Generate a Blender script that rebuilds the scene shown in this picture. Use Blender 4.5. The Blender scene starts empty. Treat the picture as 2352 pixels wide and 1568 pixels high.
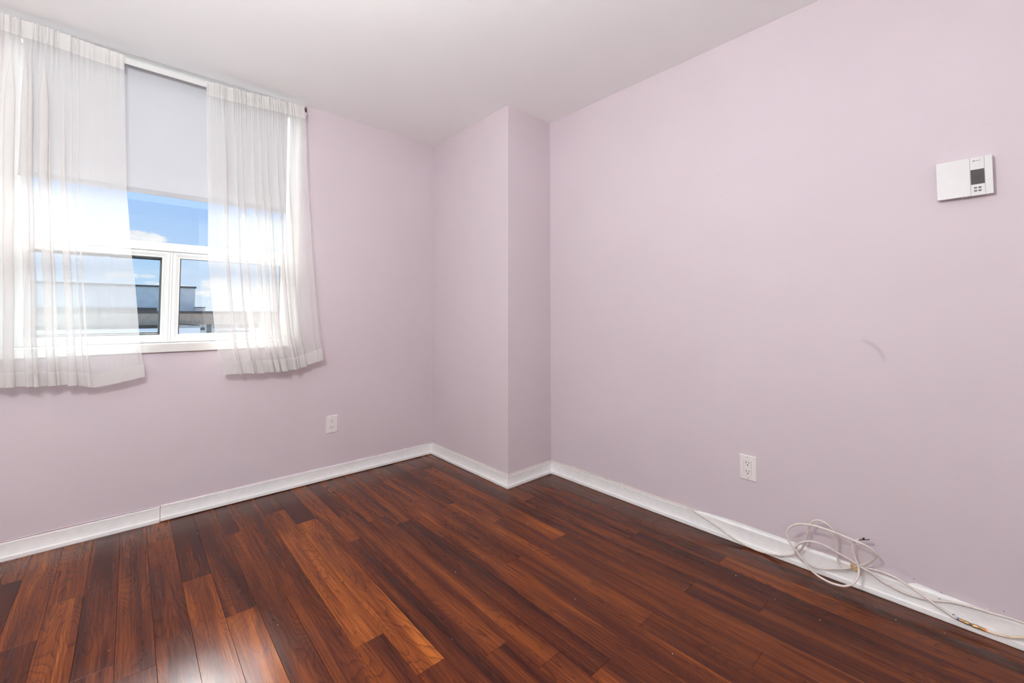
import bpy, bmesh, math, random
from mathutils import Vector, Matrix, noise
R = math.radians
PI = math.pi
random.seed(7)
scene = bpy.context.scene
COL = scene.collection

# ---------------------------------------------------------------- camera
cam_d = bpy.data.cameras.new('camera')
cam = bpy.data.objects.new('camera', cam_d)
COL.objects.link(cam)
cam.location = (-2.1799, -2.9199, 1.0806)
cam.rotation_euler = (R(90 + 2.3357), 0, R(-42.0335))
cam_d.sensor_fit = 'HORIZONTAL'
cam_d.sensor_width = 36
cam_d.lens = 974.577 / 2352 * 36
cam_d.shift_y = -100.43 / 2352
cam_d.clip_start = 0.02
cam_d.clip_end = 2000
scene.camera = cam

# ---------------------------------------------------------------- exposure
vs = scene.view_settings
vs.view_transform = 'Standard'
vs.look = 'None'
vs.gamma = 1
vs.use_curve_mapping = False
vs.exposure = 0.14
scene.cycles.transparent_max_bounces = 24
scene.cycles.max_bounces = 14
scene.cycles.diffuse_bounces = 9
scene.cycles.transmission_bounces = 10
scene.cycles.sample_clamp_indirect = 8

LAMP_POWER = 142.0      # emission of the lit ceiling-lamp shade
SUN_POWER = 27.0
SKY_POWER = 0.93

# ---------------------------------------------------------------- node helpers
def s2l(c):
    out = []
    for v in c[:3]:
        v = v / 255.0
        out.append(v / 12.92 if v <= 0.04045 else ((v + 0.055) / 1.055) ** 2.4)
    return (*out, 1.0)

class NT:
    def __init__(self, tree):
        self.t = tree
        self.n = tree.nodes
        self.l = tree.links
    def node(self, typ, **kw):
        nd = self.n.new(typ)
        for k, v in kw.items():
            setattr(nd, k, v)
        return nd
    def put(self, sock, v):
        if v is None:
            return
        if isinstance(v, bpy.types.NodeSocket):
            self.l.new(v, sock)
        else:
            try:
                sock.default_value = v
            except Exception:
                sock.default_value = v[:3]
    def math(self, op, a, b=None, c=None, clamp=False):
        nd = self.node('ShaderNodeMath', operation=op, use_clamp=clamp)
        self.put(nd.inputs[0], a); self.put(nd.inputs[1], b); self.put(nd.inputs[2], c)
        return nd.outputs[0]
    def vmath(self, op, a, b=None):
        nd = self.node('ShaderNodeVectorMath', operation=op)
        self.put(nd.inputs[0], a); self.put(nd.inputs[1], b)
        return nd.outputs[0] if op not in ('LENGTH', 'DOT_PRODUCT', 'DISTANCE') else nd.outputs['Value']
    def sep(self, v):
        nd = self.node('ShaderNodeSeparateXYZ'); self.put(nd.inputs[0], v)
        return nd.outputs[0], nd.outputs[1], nd.outputs[2]
    def comb(self, x, y, z):
        nd = self.node('ShaderNodeCombineXYZ')
        self.put(nd.inputs[0], x); self.put(nd.inputs[1], y); self.put(nd.inputs[2], z)
        return nd.outputs[0]
    def noise(self, vec, scale=5, detail=4, rough=0.5, dist=0.0):
        nd = self.node('ShaderNodeTexNoise')
        self.put(nd.inputs['Vector'], vec)
        nd.inputs['Scale'].default_value = scale
        nd.inputs['Detail'].default_value = detail
        nd.inputs['Roughness'].default_value = rough
        nd.inputs['Distortion'].default_value = dist
        return nd.outputs[0]
    def mix(self, f, a, b, blend='MIX'):
        nd = self.node('ShaderNodeMix', data_type='RGBA', blend_type=blend)
        self.put(nd.inputs[0], f); self.put(nd.inputs[6], a); self.put(nd.inputs[7], b)
        return nd.outputs[2]
    def rng(self, v, a, b, c=0.0, d=1.0, smooth=True):
        nd = self.node('ShaderNodeMapRange')
        nd.interpolation_type = 'SMOOTHSTEP' if smooth else 'LINEAR'
        self.put(nd.inputs[0], v)
        for i, k in enumerate((a, b, c, d)):
            nd.inputs[i + 1].default_value = k
        return nd.outputs[0]
    def ramp(self, v, stops):
        nd = self.node('ShaderNodeValToRGB')
        self.put(nd.inputs[0], v)
        e = nd.color_ramp.elements
        while len(e) > 1:
            e.remove(e[-1])
        e[0].position, e[0].color = stops[0][0], stops[0][1]
        for p, c in stops[1:]:
            k = e.new(p); k.color = c
        return nd.outputs[0]
    def bump(self, h, strength=0.2, dist=0.001):
        nd = self.node('ShaderNodeBump')
        nd.inputs['Strength'].default_value = strength
        nd.inputs['Distance'].default_value = dist
        self.put(nd.inputs['Height'], h)
        return nd.outputs[0]

def new_mat(name):
    m = bpy.data.materials.new(name)
    m.use_nodes = True
    m.node_tree.nodes.clear()
    q = NT(m.node_tree)
    out = q.node('ShaderNodeOutputMaterial')
    return m, q, out

def simple(name, rgb, rough=0.5, metal=0.0, noise_amt=0.04, nscale=30, bump=0.0, bscale=200, spec=0.5, emit=None, estr=0.0, coat=0.0):
    m, q, out = new_mat(name)
    p = q.node('ShaderNodeBsdfPrincipled')
    co = q.node('ShaderNodeTexCoord').outputs['Object']
    c = s2l(rgb)
    n = q.noise(co, nscale, 3)
    dark = tuple(v * (1 - noise_amt * 2) for v in c[:3]) + (1,)
    q.put(p.inputs['Base Color'], q.mix(q.rng(n, 0.35, 0.65), dark, c))
    p.inputs['Roughness'].default_value = rough
    p.inputs['Metallic'].default_value = metal
    p.inputs['Specular IOR Level'].default_value = spec
    p.inputs['Coat Weight'].default_value = coat
    if emit:
        p.inputs['Emission Color'].default_value = s2l(emit)
        p.inputs['Emission Strength'].default_value = estr
    if bump:
        q.put(p.inputs['Normal'], q.bump(q.noise(co, bscale, 3), bump, 0.001))
    q.l.new(p.outputs[0], out.inputs[0])
    return m

# ---------------------------------------------------------------- world: blue sky with clouds
w = bpy.data.worlds.new('sky')
scene.world = w
w.use_nodes = True
w.node_tree.nodes.clear()
q = NT(w.node_tree)
wo = q.node('ShaderNodeOutputWorld')
bg = q.node('ShaderNodeBackground')
d = q.node('ShaderNodeTexCoord').outputs['Generated']
dx, dy, dz = q.sep(d)
az = q.math('ARCTAN2', dx, dy)
hyp = q.math('SQRT', q.math('ADD', q.math('MULTIPLY', dx, dx), q.math('MULTIPLY', dy, dy)))
el = q.math('ARCTAN2', dz, hyp)
skyc = q.ramp(q.rng(el, -0.05, 0.45, smooth=False), [
    (0.0, s2l((232, 241, 250))), (0.12, s2l((222, 236, 250))), (0.30, s2l((188, 217, 249))),
    (0.50, s2l((168, 205, 252))), (1.0, s2l((150, 190, 245)))])
cn = q.noise(q.comb(q.math('MULTIPLY', az, 9.0), q.math('MULTIPLY', el, 22.0), 3.1), 2.2, 7, 0.62)
wisp = q.noise(q.comb(q.math('MULTIPLY', az, 5.0), q.math('MULTIPLY', el, 24.0), 9.4), 1.4, 6, 0.6)
skyc = q.mix(q.math('MULTIPLY', q.rng(wisp, 0.5, 0.78), q.rng(el, 0.02, 0.16, 0.75, 0.0)), skyc, s2l((243, 247, 252)))
mask = None
# cumulus banks: azimuth, elevation, half-width, half-height in radians
CLOUDS = [(-0.004, 0.137, 0.048, 0.017), (-0.013, 0.068, 0.026, 0.007), (0.024, 0.070, 0.014, 0.005), (0.048, 0.051, 0.040, 0.010),
          (0.122, 0.050, 0.030, 0.020), (0.24, 0.04, 0.10, 0.016), (0.36, 0.11, 0.12, 0.03), (-0.32, 0.12, 0.14, 0.04), (-0.22, 0.05, 0.12, 0.02)]
for (ca, ce, ra, re) in CLOUDS:
    ex = q.math('DIVIDE', q.math('SUBTRACT', az, ca), ra)
    ey = q.math('DIVIDE', q.math('SUBTRACT', el, ce), re)
    r2 = q.math('SQRT', q.math('ADD', q.math('MULTIPLY', ex, ex), q.math('MULTIPLY', ey, ey)))
    mk = q.math('SUBTRACT', q.math('ADD', 1.0, q.math('MULTIPLY', q.math('SUBTRACT', cn, 0.5), 2.2)), r2)
    mk = q.rng(mk, 0.0, 0.45)
    mask = mk if mask is None else q.math('MAXIMUM', mask, mk)
ccol = q.mix(q.rng(cn, 0.35, 0.7), s2l((226, 231, 240)), s2l((255, 255, 255)))
skyc = q.mix(mask, skyc, ccol)
q.put(bg.inputs[0], skyc)
bg.inputs[1].default_value = SKY_POWER
q.l.new(bg.outputs[0], wo.inputs[0])

# bright hazy sun over the roofs outside the window
sun_d = bpy.data.lights.new('sun', 'SUN')
sun_d.energy = SUN_POWER
sun_d.angle = R(40)
sun_d.color = (1.0, 0.985, 0.96)
sun = bpy.data.objects.new('sun', sun_d)
COL.objects.link(sun)
sun.rotation_euler = Vector((0.05, 0.78, 0.60)).to_track_quat('Z', 'Y').to_euler()

# ---------------------------------------------------------------- object helpers
def tag(o, label=None, cat=None, group=None, kind=None):
    if label: o['label'] = label
    if cat: o['category'] = cat
    if group: o['group'] = group
    if kind: o['kind'] = kind
    return o

def empty(name, loc, label=None, cat=None, group=None):
    o = bpy.data.objects.new(name, None)
    o.empty_display_size = 0.05
    COL.objects.link(o)
    o.location = loc
    return tag(o, label, cat, group)

def link_bm(name, bm, mat, parent=None, smooth=False, bevel=0.0, seg=2):
    bmesh.ops.recalc_face_normals(bm, faces=bm.faces)
    me = bpy.data.meshes.new(name)
    bm.to_mesh(me); bm.free()
    if smooth:
        for p in me.polygons: p.use_smooth = True
    for mm in (mat if isinstance(mat, (list, tuple)) else [mat]):
        me.materials.append(mm)
    o = bpy.data.objects.new(name, me)
    COL.objects.link(o)
    if parent is not None:
        o.parent = parent
        # geometry is authored in world space; the parents are never rotated
        o.location = -Vector(parent_world(parent))
    if bevel:
        b = o.modifiers.new('bevel', 'BEVEL')
        b.width = bevel; b.segments = seg; b.limit_method = 'ANGLE'; b.angle_limit = R(35)
    return o

def parent_world(o):
    v = Vector(o.location)
    p = o.parent
    while p is not None:
        v = v + Vector(p.location); p = p.parent
    return v

def fresh():
    return bmesh.new()

def box(bm, x0, x1, y0, y1, z0, z1):
    vs_ = [bm.verts.new((x, y, z)) for x in (x0, x1) for y in (y0, y1) for z in (z0, z1)]
    for f in ((0, 1, 3, 2), (4, 6, 7, 5), (0, 4, 5, 1), (2, 3, 7, 6), (0, 2, 6, 4), (1, 5, 7, 3)):
        bm.faces.new([vs_[i] for i in f])
    return bm

def frame_box(bm, x0, x1, z0, z1, t, y0, y1, tt=None, tb=None):
    """rectangular ring in the xz plane, member width t"""
    tt = t if tt is None else tt
    tb = t if tb is None else tb
    o_ = [(x0, z0), (x1, z0), (x1, z1), (x0, z1)]
    i_ = [(x0 + t, z0 + tb), (x1 - t, z0 + tb), (x1 - t, z1 - tt), (x0 + t, z1 - tt)]
    rings = []
    for y in (y0, y1):
        rings.append([bm.verts.new((a, y, b)) for a, b in o_])
        rings.append([bm.verts.new((a, y, b)) for a, b in i_])
    for k in range(4):
        j = (k + 1) % 4
        bm.faces.new((rings[0][k], rings[0][j], rings[1][j], rings[1][k]))
        bm.faces.new((rings[2][k], rings[3][k], rings[3][j], rings[2][j]))
        bm.faces.new((rings[0][k], rings[2][k], rings[2][j], rings[0][j]))
        bm.faces.new((rings[1][k], rings[1][j], rings[3][j], rings[3][k]))

def catmull(pts, n=8):
    P = [Vector(p) for p in pts]
    P = [P[0] * 2 - P[1]] + P + [P[-1] * 2 - P[-2]]
    out = []
    for i in range(1, len(P) - 2):
        a, b, c, e = P[i - 1], P[i], P[i + 1], P[i + 2]
        for k in range(n):
            t = k / n
            out.append(0.5 * ((2 * b) + (c - a) * t + (2 * a - 5 * b + 4 * c - e) * t * t + (3 * b - a - 3 * c + e) * t ** 3))
    out.append(P[-2])
    return out

def tube(bm, pts, r, seg=10, n=8, closed_caps=True):
    path = catmull(pts, n) if n > 1 else [Vector(p) for p in pts]
    rings = []
    up = Vector((1, 0, 0))
    for i, p in enumerate(path):
        a = path[max(0, i - 1)]; b = path[min(len(path) - 1, i + 1)]
        t = (b - a)
        if t.length < 1e-9: t = Vector((0, 1, 0))
        t.normalize()
        s_ = up - t * up.dot(t)
        if s_.length < 1e-4: s_ = Vector((0, 0, 1)) - t * t.z
        s_.normalize(); up = s_
        u_ = t.cross(s_)
        rr = r(i / (len(path) - 1)) if callable(r) else r
        rings.append([bm.verts.new(p + (s_ * math.cos(2 * PI * k / seg) + u_ * math.sin(2 * PI * k / seg)) * rr) for k in range(seg)])
    for i in range(len(rings) - 1):
        for k in range(seg):
            j = (k + 1) % seg
            bm.faces.new((rings[i][k], rings[i][j], rings[i + 1][j], rings[i + 1][k]))
    if closed_caps:
        bm.faces.new(rings[0]); bm.faces.new(rings[-1])
    return bm

def disc_x(bm, x, y, z, ry, rz, depth, seg=24):
    """elliptic puck facing -x, from x back to x+depth"""
    a = [bm.verts.new((x, y + ry * math.cos(2 * PI * k / seg), z + rz * math.sin(2 * PI * k / seg))) for k in range(seg)]
    b = [bm.verts.new((x + depth, v.co.y, v.co.z)) for v in a]
    bm.faces.new(a); bm.faces.new(b)
    for k in range(seg):
        j = (k + 1) % seg
        bm.faces.new((a[k], a[j], b[j], b[k]))

def struct(o):
    o['kind'] = 'structure'
    return o

# ---------------------------------------------------------------- materials
def wall_mat():
    m, q, out = new_mat('lilac_pink_wall_paint')
    p = q.node('ShaderNodeBsdfPrincipled')
    co = q.node('ShaderNodeTexCoord').outputs['Object']
    a = s2l((208, 196, 202)); b = s2l((205, 193, 199))
    n = q.noise(co, 1.3, 3)
    c = q.mix(q.rng(n, 0.35, 0.65), a, b)
    # faint scuffs and roller patches
    sc = q.noise(co, 7.0, 6, 0.7, 0.6)
    c = q.mix(q.math('MULTIPLY', q.rng(sc, 0.66, 0.8), 0.16), c, s2l((196, 176, 188)))
    q.put(p.inputs['Base Color'], c)
    p.inputs['Roughness'].default_value = 0.62
    p.inputs['Specular IOR Level'].default_value = 0.25
    h = q.math('ADD', q.noise(co, 170, 3, 0.6), q.math('MULTIPLY', q.noise(co, 45, 2), 0.7))
    q.put(p.inputs['Normal'], q.bump(h, 0.12, 0.0012))
    q.l.new(p.outputs[0], out.inputs[0])
    return m

def ceil_mat():
    m, q, out = new_mat('stippled_white_ceiling')
    p = q.node('ShaderNodeBsdfPrincipled')
    co = q.node('ShaderNodeTexCoord').outputs['Object']
    q.put(p.inputs['Base Color'], s2l((247, 247, 247)))
    p.inputs['Roughness'].default_value = 0.85
    p.inputs['Specular IOR Level'].default_value = 0.15
    v = q.node('ShaderNodeTexVoronoi'); v.feature = 'SMOOTH_F1'
    q.put(v.inputs['Vector'], q.vmath('ADD', co, q.noise(co, 60, 2)))
    v.inputs['Scale'].default_value = 120
    h = q.math('ADD', q.math('MULTIPLY', v.outputs['Distance'], -1.2), q.math('MULTIPLY', q.noise(co, 120, 4, 0.65), 1.8))
    q.put(p.inputs['Normal'], q.bump(h, 0.22, 0.003))
    q.l.new(p.outputs[0], out.inputs[0])
    return m

def floor_mat():
    m, q, out = new_mat('glossy_rosewood_laminate')
    p = q.node('ShaderNodeBsdfPrincipled')
    co = q.node('ShaderNodeTexCoord').outputs['Object']
    at = q.node('ShaderNodeAttribute'); at.attribute_name = 'plank'
    r1, r2, r3 = q.sep(at.outputs['Vector'])
    X, Y, Z = q.sep(co)
    X = q.math('ADD', X, q.math('MULTIPLY', r2, 37.0))
    Y = q.math('ADD', Y, q.math('MULTIPLY', r3, 53.0))
    # slow colour streaks running along the plank
    st = q.noise(q.comb(q.math('MULTIPLY', X, 14), q.math('MULTIPLY', Y, 0.9), 0), 1.0, 4, 0.55, 0.5)
    # growth-ring contours: level lines of a smooth stretched field
    f = q.noise(q.comb(q.math('MULTIPLY', X, 8.5), q.math('MULTIPLY', Y, 1.25), 4.7), 1.0, 1.6, 0.45, 0.35)
    wob = q.noise(q.comb(q.math('MULTIPLY', X, 60), q.math('MULTIPLY', Y, 9), 1.7), 1.0, 3)
    ph = q.math('ADD', q.math('MULTIPLY', f, 34.0), q.math('MULTIPLY', wob, 0.9))
    fr = q.math('FRACT', ph)
    ring = q.math('POWER', fr, 4.5)                       # soft one side, sharp the other
    ring = q.math('MULTIPLY', ring, q.rng(fr, 0.93, 1.0, 1.0, 0.0))
    # rings only strong on some planks / in patches
    patch = q.noise(q.comb(q.math('MULTIPLY', X, 5), q.math('MULTIPLY', Y, 0.9), 8.8), 1.0, 2)
    ring = q.math('MULTIPLY', ring, q.rng(patch, 0.32, 0.55, 0.25, 1.0))
    # fine pores
    pores = q.noise(q.comb(q.math('MULTIPLY', X, 520), q.math('MULTIPLY', Y, 16), 0), 1.0, 4, 0.7)
    fine = q.noise(q.comb(q.math('MULTIPLY', X, 150), q.math('MULTIPLY', Y, 3.5), 2.0), 1.0, 4, 0.6)
    base = q.math('ADD', q.math('MULTIPLY', q.math('SUBTRACT', st, 0.5), 1.1), q.math('ADD', r1, q.math('MULTIPLY', q.math('SUBTRACT', fine, 0.5), 0.6)))
    c = q.ramp(base, [(0.0, s2l((32, 12, 8))), (0.22, s2l((56, 23, 13))), (0.42, s2l((81, 36, 18))),
                      (0.60, s2l((106, 51, 22))), (0.80, s2l((142, 76, 29))), (1.0, s2l((168, 97, 40)))])
    c = q.mix(q.math('MULTIPLY', ring, 0.68), c, s2l((32, 10, 9)))
    c = q.mix(q.math('MULTIPLY', q.rng(pores, 0.50, 0.72), 0.42), c, s2l((34, 13, 8)))
    # joints between planks
    seam = at.outputs['Alpha']
    q.put(p.inputs['Base Color'], c)
    dirt = q.noise(co, 9.0, 5, 0.65)
    q.put(p.inputs['Roughness'], q.rng(dirt, 0.3, 0.75, 0.17, 0.26, smooth=False))
    p.inputs['Specular IOR Level'].default_value = 0.2
    h = q.math('ADD', q.math('MULTIPLY', pores, 0.5), q.math('MULTIPLY', q.noise(co, 900, 2), 0.6))
    q.put(p.inputs['Normal'], q.bump(h, 0.10, 0.0005))
    q.l.new(p.outputs[0], out.inputs[0])
    return m

def sheer_mat(name, opacity):
    m, q, out = new_mat(name)
    co = q.node('ShaderNodeTexCoord').outputs['Object']
    x, y, z = q.sep(co)
    weave = q.math('MULTIPLY', q.math('SINE', q.math('MULTIPLY', x, 2600)), q.math('SINE', q.math('MULTIPLY', z, 2600)))
    n = q.noise(q.comb(q.math('MULTIPLY', x, 90), y, q.math('MULTIPLY', z, 12)), 1.0, 4)
    lw = q.node('ShaderNodeLayerWeight'); lw.inputs[0].default_value = 0.35
    f = q.math('ADD', opacity, q.math('MULTIPLY', lw.outputs['Facing'], 0.42))
    f = q.math('ADD', f, q.math('MULTIPLY', weave, 0.02), clamp=True)
    dif = q.node('ShaderNodeBsdfDiffuse'); dif.inputs[0].default_value = s2l((228, 226, 224))
    trl = q.node('ShaderNodeBsdfTranslucent'); trl.inputs[0].default_value = s2l((236, 234, 232))
    bmp = q.bump(q.noise(q.comb(q.math('MULTIPLY', x, 2), y, z), 30, 3), 0.2, 0.002)
    q.put(dif.inputs['Normal'], bmp)
    q.put(trl.inputs['Normal'], bmp)
    a = q.node('ShaderNodeMixShader'); a.inputs[0].default_value = 0.14
    q.l.new(dif.outputs[0], a.inputs[1]); q.l.new(trl.outputs[0], a.inputs[2])
    tr = q.node('ShaderNodeBsdfTransparent')
    b = q.node('ShaderNodeMixShader'); q.put(b.inputs[0], f)
    q.l.new(tr.outputs[0], b.inputs[1]); q.l.new(a.outputs[0], b.inputs[2])
    q.l.new(b.outputs[0], out.inputs[0])
    return m

def glass_mat(name, tint):
    m, q, out = new_mat(name)
    tr = q.node('ShaderNodeBsdfTransparent'); tr.inputs[0].default_value = tint
    gl = q.node('ShaderNodeBsdfGlossy'); gl.inputs['Roughness'].default_value = 0.01
    fr = q.node('ShaderNodeFresnel'); fr.inputs[0].default_value = 1.45
    co = q.node('ShaderNodeTexCoord').outputs['Object']
    # water spots and dust
    spots = q.rng(q.noise(co, 130, 2), 0.74, 0.8)
    di = q.node('ShaderNodeBsdfDiffuse'); di.inputs[0].default_value = (0.8, 0.8, 0.8, 1)
    a = q.node('ShaderNodeMixShader'); q.l.new(fr.outputs[0], a.inputs[0])
    q.l.new(tr.outputs[0], a.inputs[1]); q.l.new(gl.outputs[0], a.inputs[2])
    b = q.node('ShaderNodeMixShader'); q.put(b.inputs[0], q.math('MULTIPLY', spots, 0.25))
    q.l.new(a.outputs[0], b.inputs[1]); q.l.new(di.outputs[0], b.inputs[2])
    q.l.new(b.outputs[0], out.inputs[0])
    return m

def blind_mat():
    m, q, out = new_mat('white_roller_blind_fabric')
    co = q.node('ShaderNodeTexCoord').outputs['Object']
    x, y, z = q.sep(co)
    dif = q.node('ShaderNodeBsdfDiffuse'); dif.inputs[0].default_value = s2l((182, 183, 187))
    trl = q.node('ShaderNodeBsdfTranslucent'); trl.inputs[0].default_value = s2l((215, 218, 226))
    weave = q.math('ADD', q.math('SINE', q.math('MULTIPLY', x, 3000)), q.math('SINE', q.math('MULTIPLY', z, 3000)))
    q.put(dif.inputs['Normal'], q.bump(weave, 0.05, 0.0005))
    a = q.node('ShaderNodeMixShader'); a.inputs[0].default_value = 0.04
    q.l.new(dif.outputs[0], a.inputs[1]); q.l.new(trl.outputs[0], a.inputs[2])
    q.l.new(a.outputs[0], out.inputs[0])
    return m

M = dict(
    wall=wall_mat(), ceiling=ceil_mat(), floor=floor_mat(),
    sheer=sheer_mat('white_sheer_voile', 0.48), hem=sheer_mat('white_sheer_hem', 0.66),
    glass=glass_mat('window_glass', (0.97, 0.985, 0.99, 1)), glass_cool=glass_mat('tinted_window_glass', (0.88, 0.95, 0.985, 1)),
    blind=blind_mat(),
    plainwall=simple('white_wall_paint', (238, 237, 236), 0.6, noise_amt=0.01),
    trim=simple('white_trim_paint', (245, 244, 244), 0.38, bump=0.06, bscale=60, noise_amt=0.02),
    vinyl=simple('white_window_vinyl', (212, 212, 211), 0.5, noise_amt=0.01),
    sillpaint=simple('white_sill_paint', (216, 213, 209), 0.45, noise_amt=0.015),
    gasket=simple('black_window_gasket', (42, 46, 48), 0.5),
    steel_gasket=simple('dark_screen_frame', (70, 76, 78), 0.45),
    plastic=simple('white_plate_plastic', (230, 224, 223), 0.5, noise_amt=0.01),
    plastic2=simple('white_device_plastic', (214, 212, 213), 0.38, noise_amt=0.01),
    line=simple('grey_line', (150, 148, 152), 0.6),
    hole=simple('black_hole', (8, 7, 7), 0.9, spec=0.05),
    slot=simple('dark_brown_slot', (38, 30, 29), 0.9, spec=0.1),
    screw=simple('painted_screw', (205, 200, 198), 0.35),
    lcd=simple('grey_liquid_crystal', (66, 58, 56), 0.6, noise_amt=0.06, nscale=300),
    lcd_d=simple('dark_liquid_crystal', (14, 13, 15), 0.4),
    lcd_f=simple('faint_liquid_crystal', (52, 46, 46), 0.4),
    button=simple('dark_grey_rubber', (62, 58, 66), 0.5),
    ink=simple('dark_grey_ink', (70, 68, 74), 0.6),
    brass=simple('aged_brass', (190, 148, 100), 0.38, metal=0.75, noise_amt=0.12, nscale=160),
    tarnish=simple('tarnished_metal', (120, 108, 102), 0.5, metal=0.7, noise_amt=0.15, nscale=200),
    bracket=simple('dark_bronze', (74, 52, 32), 0.35, metal=0.8),
    chrome=simple('chrome', (215, 213, 212), 0.16, metal=1.0),
    black=simple('black_plastic', (22, 20, 22), 0.4),
    blue=simple('blue_plastic', (20, 92, 178), 0.4),
    orange=simple('orange_plastic', (238, 120, 48), 0.4),
    cable=simple('off_white_cable_jacket', (226, 216, 210), 0.42, noise_amt=0.05, nscale=60),
    cable_tan=simple('cream_cable_jacket', (228, 208, 182), 0.42, noise_amt=0.06, nscale=60),
    cable_pink=simple('painted_over_cable', (216, 196, 205), 0.55),
    clip=simple('white_clip_plastic', (236, 236, 238), 0.35),
    tape=simple('crinkled_tan_tape', (214, 178, 130), 0.6, noise_amt=0.2, nscale=250, bump=0.8, bscale=220),
    gap=simple('dark_gap', (30, 18, 14), 0.9),
    crumb=simple('white_crumb', (230, 220, 208), 0.8),
)

# ================================================================ SETTING
H = 2.44
CA, CB = 0.3942, 0.9015            # boxed column: depth from right wall, length from window wall
XW, YS = -3.75, -4.45              # left wall, wall behind the camera
WX0, WX1, WZ0, WZ1 = -2.635, -1.375, 0.925, 2.4395   # window opening

# ---- walls
bm = fresh()
box(bm, XW - 0.2, WX0, 0, 0.2, -0.1, H + 0.1)
box(bm, WX1, 0.2, 0, 0.2, -0.1, H + 0.1)
box(bm, WX0, WX1, 0, 0.2, -0.1, WZ0)
box(bm, WX0, WX1, 0, 0.2, WZ1, H + 0.1)
struct(link_bm('wall_back', bm, M['wall']))
bm = fresh(); box(bm, 0, 0.2, YS - 0.2, 0, -0.1, H + 0.1)
wall_right = struct(link_bm('wall_right', bm, M['wall']))
bm = fresh(); box(bm, -CA, 0, -CB, 0, 0, H)
struct(link_bm('wall_column', bm, M['wall'], bevel=0.0015))
bm = fresh(); box(bm, XW - 0.2, XW, YS - 0.2, 0, -0.1, H + 0.1)
struct(link_bm('wall_left', bm, M['plainwall']))
bm = fresh(); box(bm, XW, 0, YS - 0.2, YS, -0.1, H + 0.1)
struct(link_bm('wall_front', bm, M['plainwall']))
bm = fresh(); box(bm, XW - 0.2, 0.2, YS - 0.2, 0.2, H, H + 0.15)
struct(link_bm('ceiling', bm, M['ceiling']))

# ---- floor: individually coloured planks, measured joints, one mesh
P0, PW, PL = -1.7014, 0.0966, 1.24
JOINT = {-8: -0.776, -7: -0.559, -6: -1.088, -5: -1.173, -4: -0.248, -3: -0.72, -2: -1.077, -1: -0.40, 0: -0.826, 1: -0.282, 2: -0.510,
         3: -0.869, 4: -0.591, 5: -0.736, 6: -0.861, 7: -1.127, 8: -1.500, 9: -0.845, 10: -1.173, 11: -1.506, 12: -2.106,
         13: -1.102, 14: -1.739, 15: -2.115, 16: -1.745, 17: -0.9}
# tone of the plank whose window-side end lies at the joint nearest this y
TONE = {(0, 1): 0.62, (1, 0): 0.42, (1, -1): 0.66, (2, -1): 0.72, (-2, -1): 0.66, (-7, -1): 0.66, (-8, 0): 0.64, (-6, 0): 0.36,
        (5, 0): 0.58, (4, 0): 0.46, (9, -1): 0.56, (6, 0): 0.52, (-5, 0): 0.5, (-4, -1): 0.46, (-3, 0): 0.44, (-1, 0): 0.44}
rp = random.Random(21)
bm = fresh()
lay = bm.loops.layers.float_color.new('plank')
G = 0.0004
for k in range(-22, 18):
    xa = P0 + k * PW + G
    xb = min(P0 + (k + 1) * PW - G, 0.0)
    if xa >= xb: continue
    j0 = JOINT.get(k, -rp.random() * PL)
    n0 = int(math.ceil((YS - j0) / PL)) - 1
    n = n0
    while j0 + n * PL < 0:
        ya = max(YS, j0 + n * PL) + G
        yb = min(0, j0 + (n + 1) * PL) - G
        if yb > ya:
            tone = TONE.get((k, n), None)
            rr = rp.random()
            if tone is None:
                tone = 0.36 + 0.17 * rr + (0.1 if rp.random() > 0.85 else 0)
            colr = (tone, rp.random(), rp.random(), 1)
            c = 0.00035
            lo = [bm.verts.new(v) for v in ((xa, ya, -0.008), (xb, ya, -0.008), (xb, yb, -0.008), (xa, yb, -0.008))]
            mid = [bm.verts.new(v) for v in ((xa, ya, -c), (xb, ya, -c), (xb, yb, -c), (xa, yb, -c))]
            hi = [bm.verts.new(v) for v in ((xa + c, ya + c, 0), (xb - c, ya + c, 0), (xb - c, yb - c, 0), (xa + c, yb - c, 0))]
            fs = [bm.faces.new(hi)]
            for i in range(4):
                j = (i + 1) % 4
                fs.append(bm.faces.new((mid[i], mid[j], hi[j], hi[i])))
                fs.append(bm.faces.new((lo[i], lo[j], mid[j], mid[i])))
            for f in fs:
                for lp in f.loops: lp[lay] = colr
        n += 1
floor = struct(link_bm('floor', bm, M['floor']))
bm = fresh(); box(bm, XW - 0.2, 0.2, YS - 0.2, 0.2, -0.15, -0.008)
struct(link_bm('underlay', bm, M['gap'], parent=floor))

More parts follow.
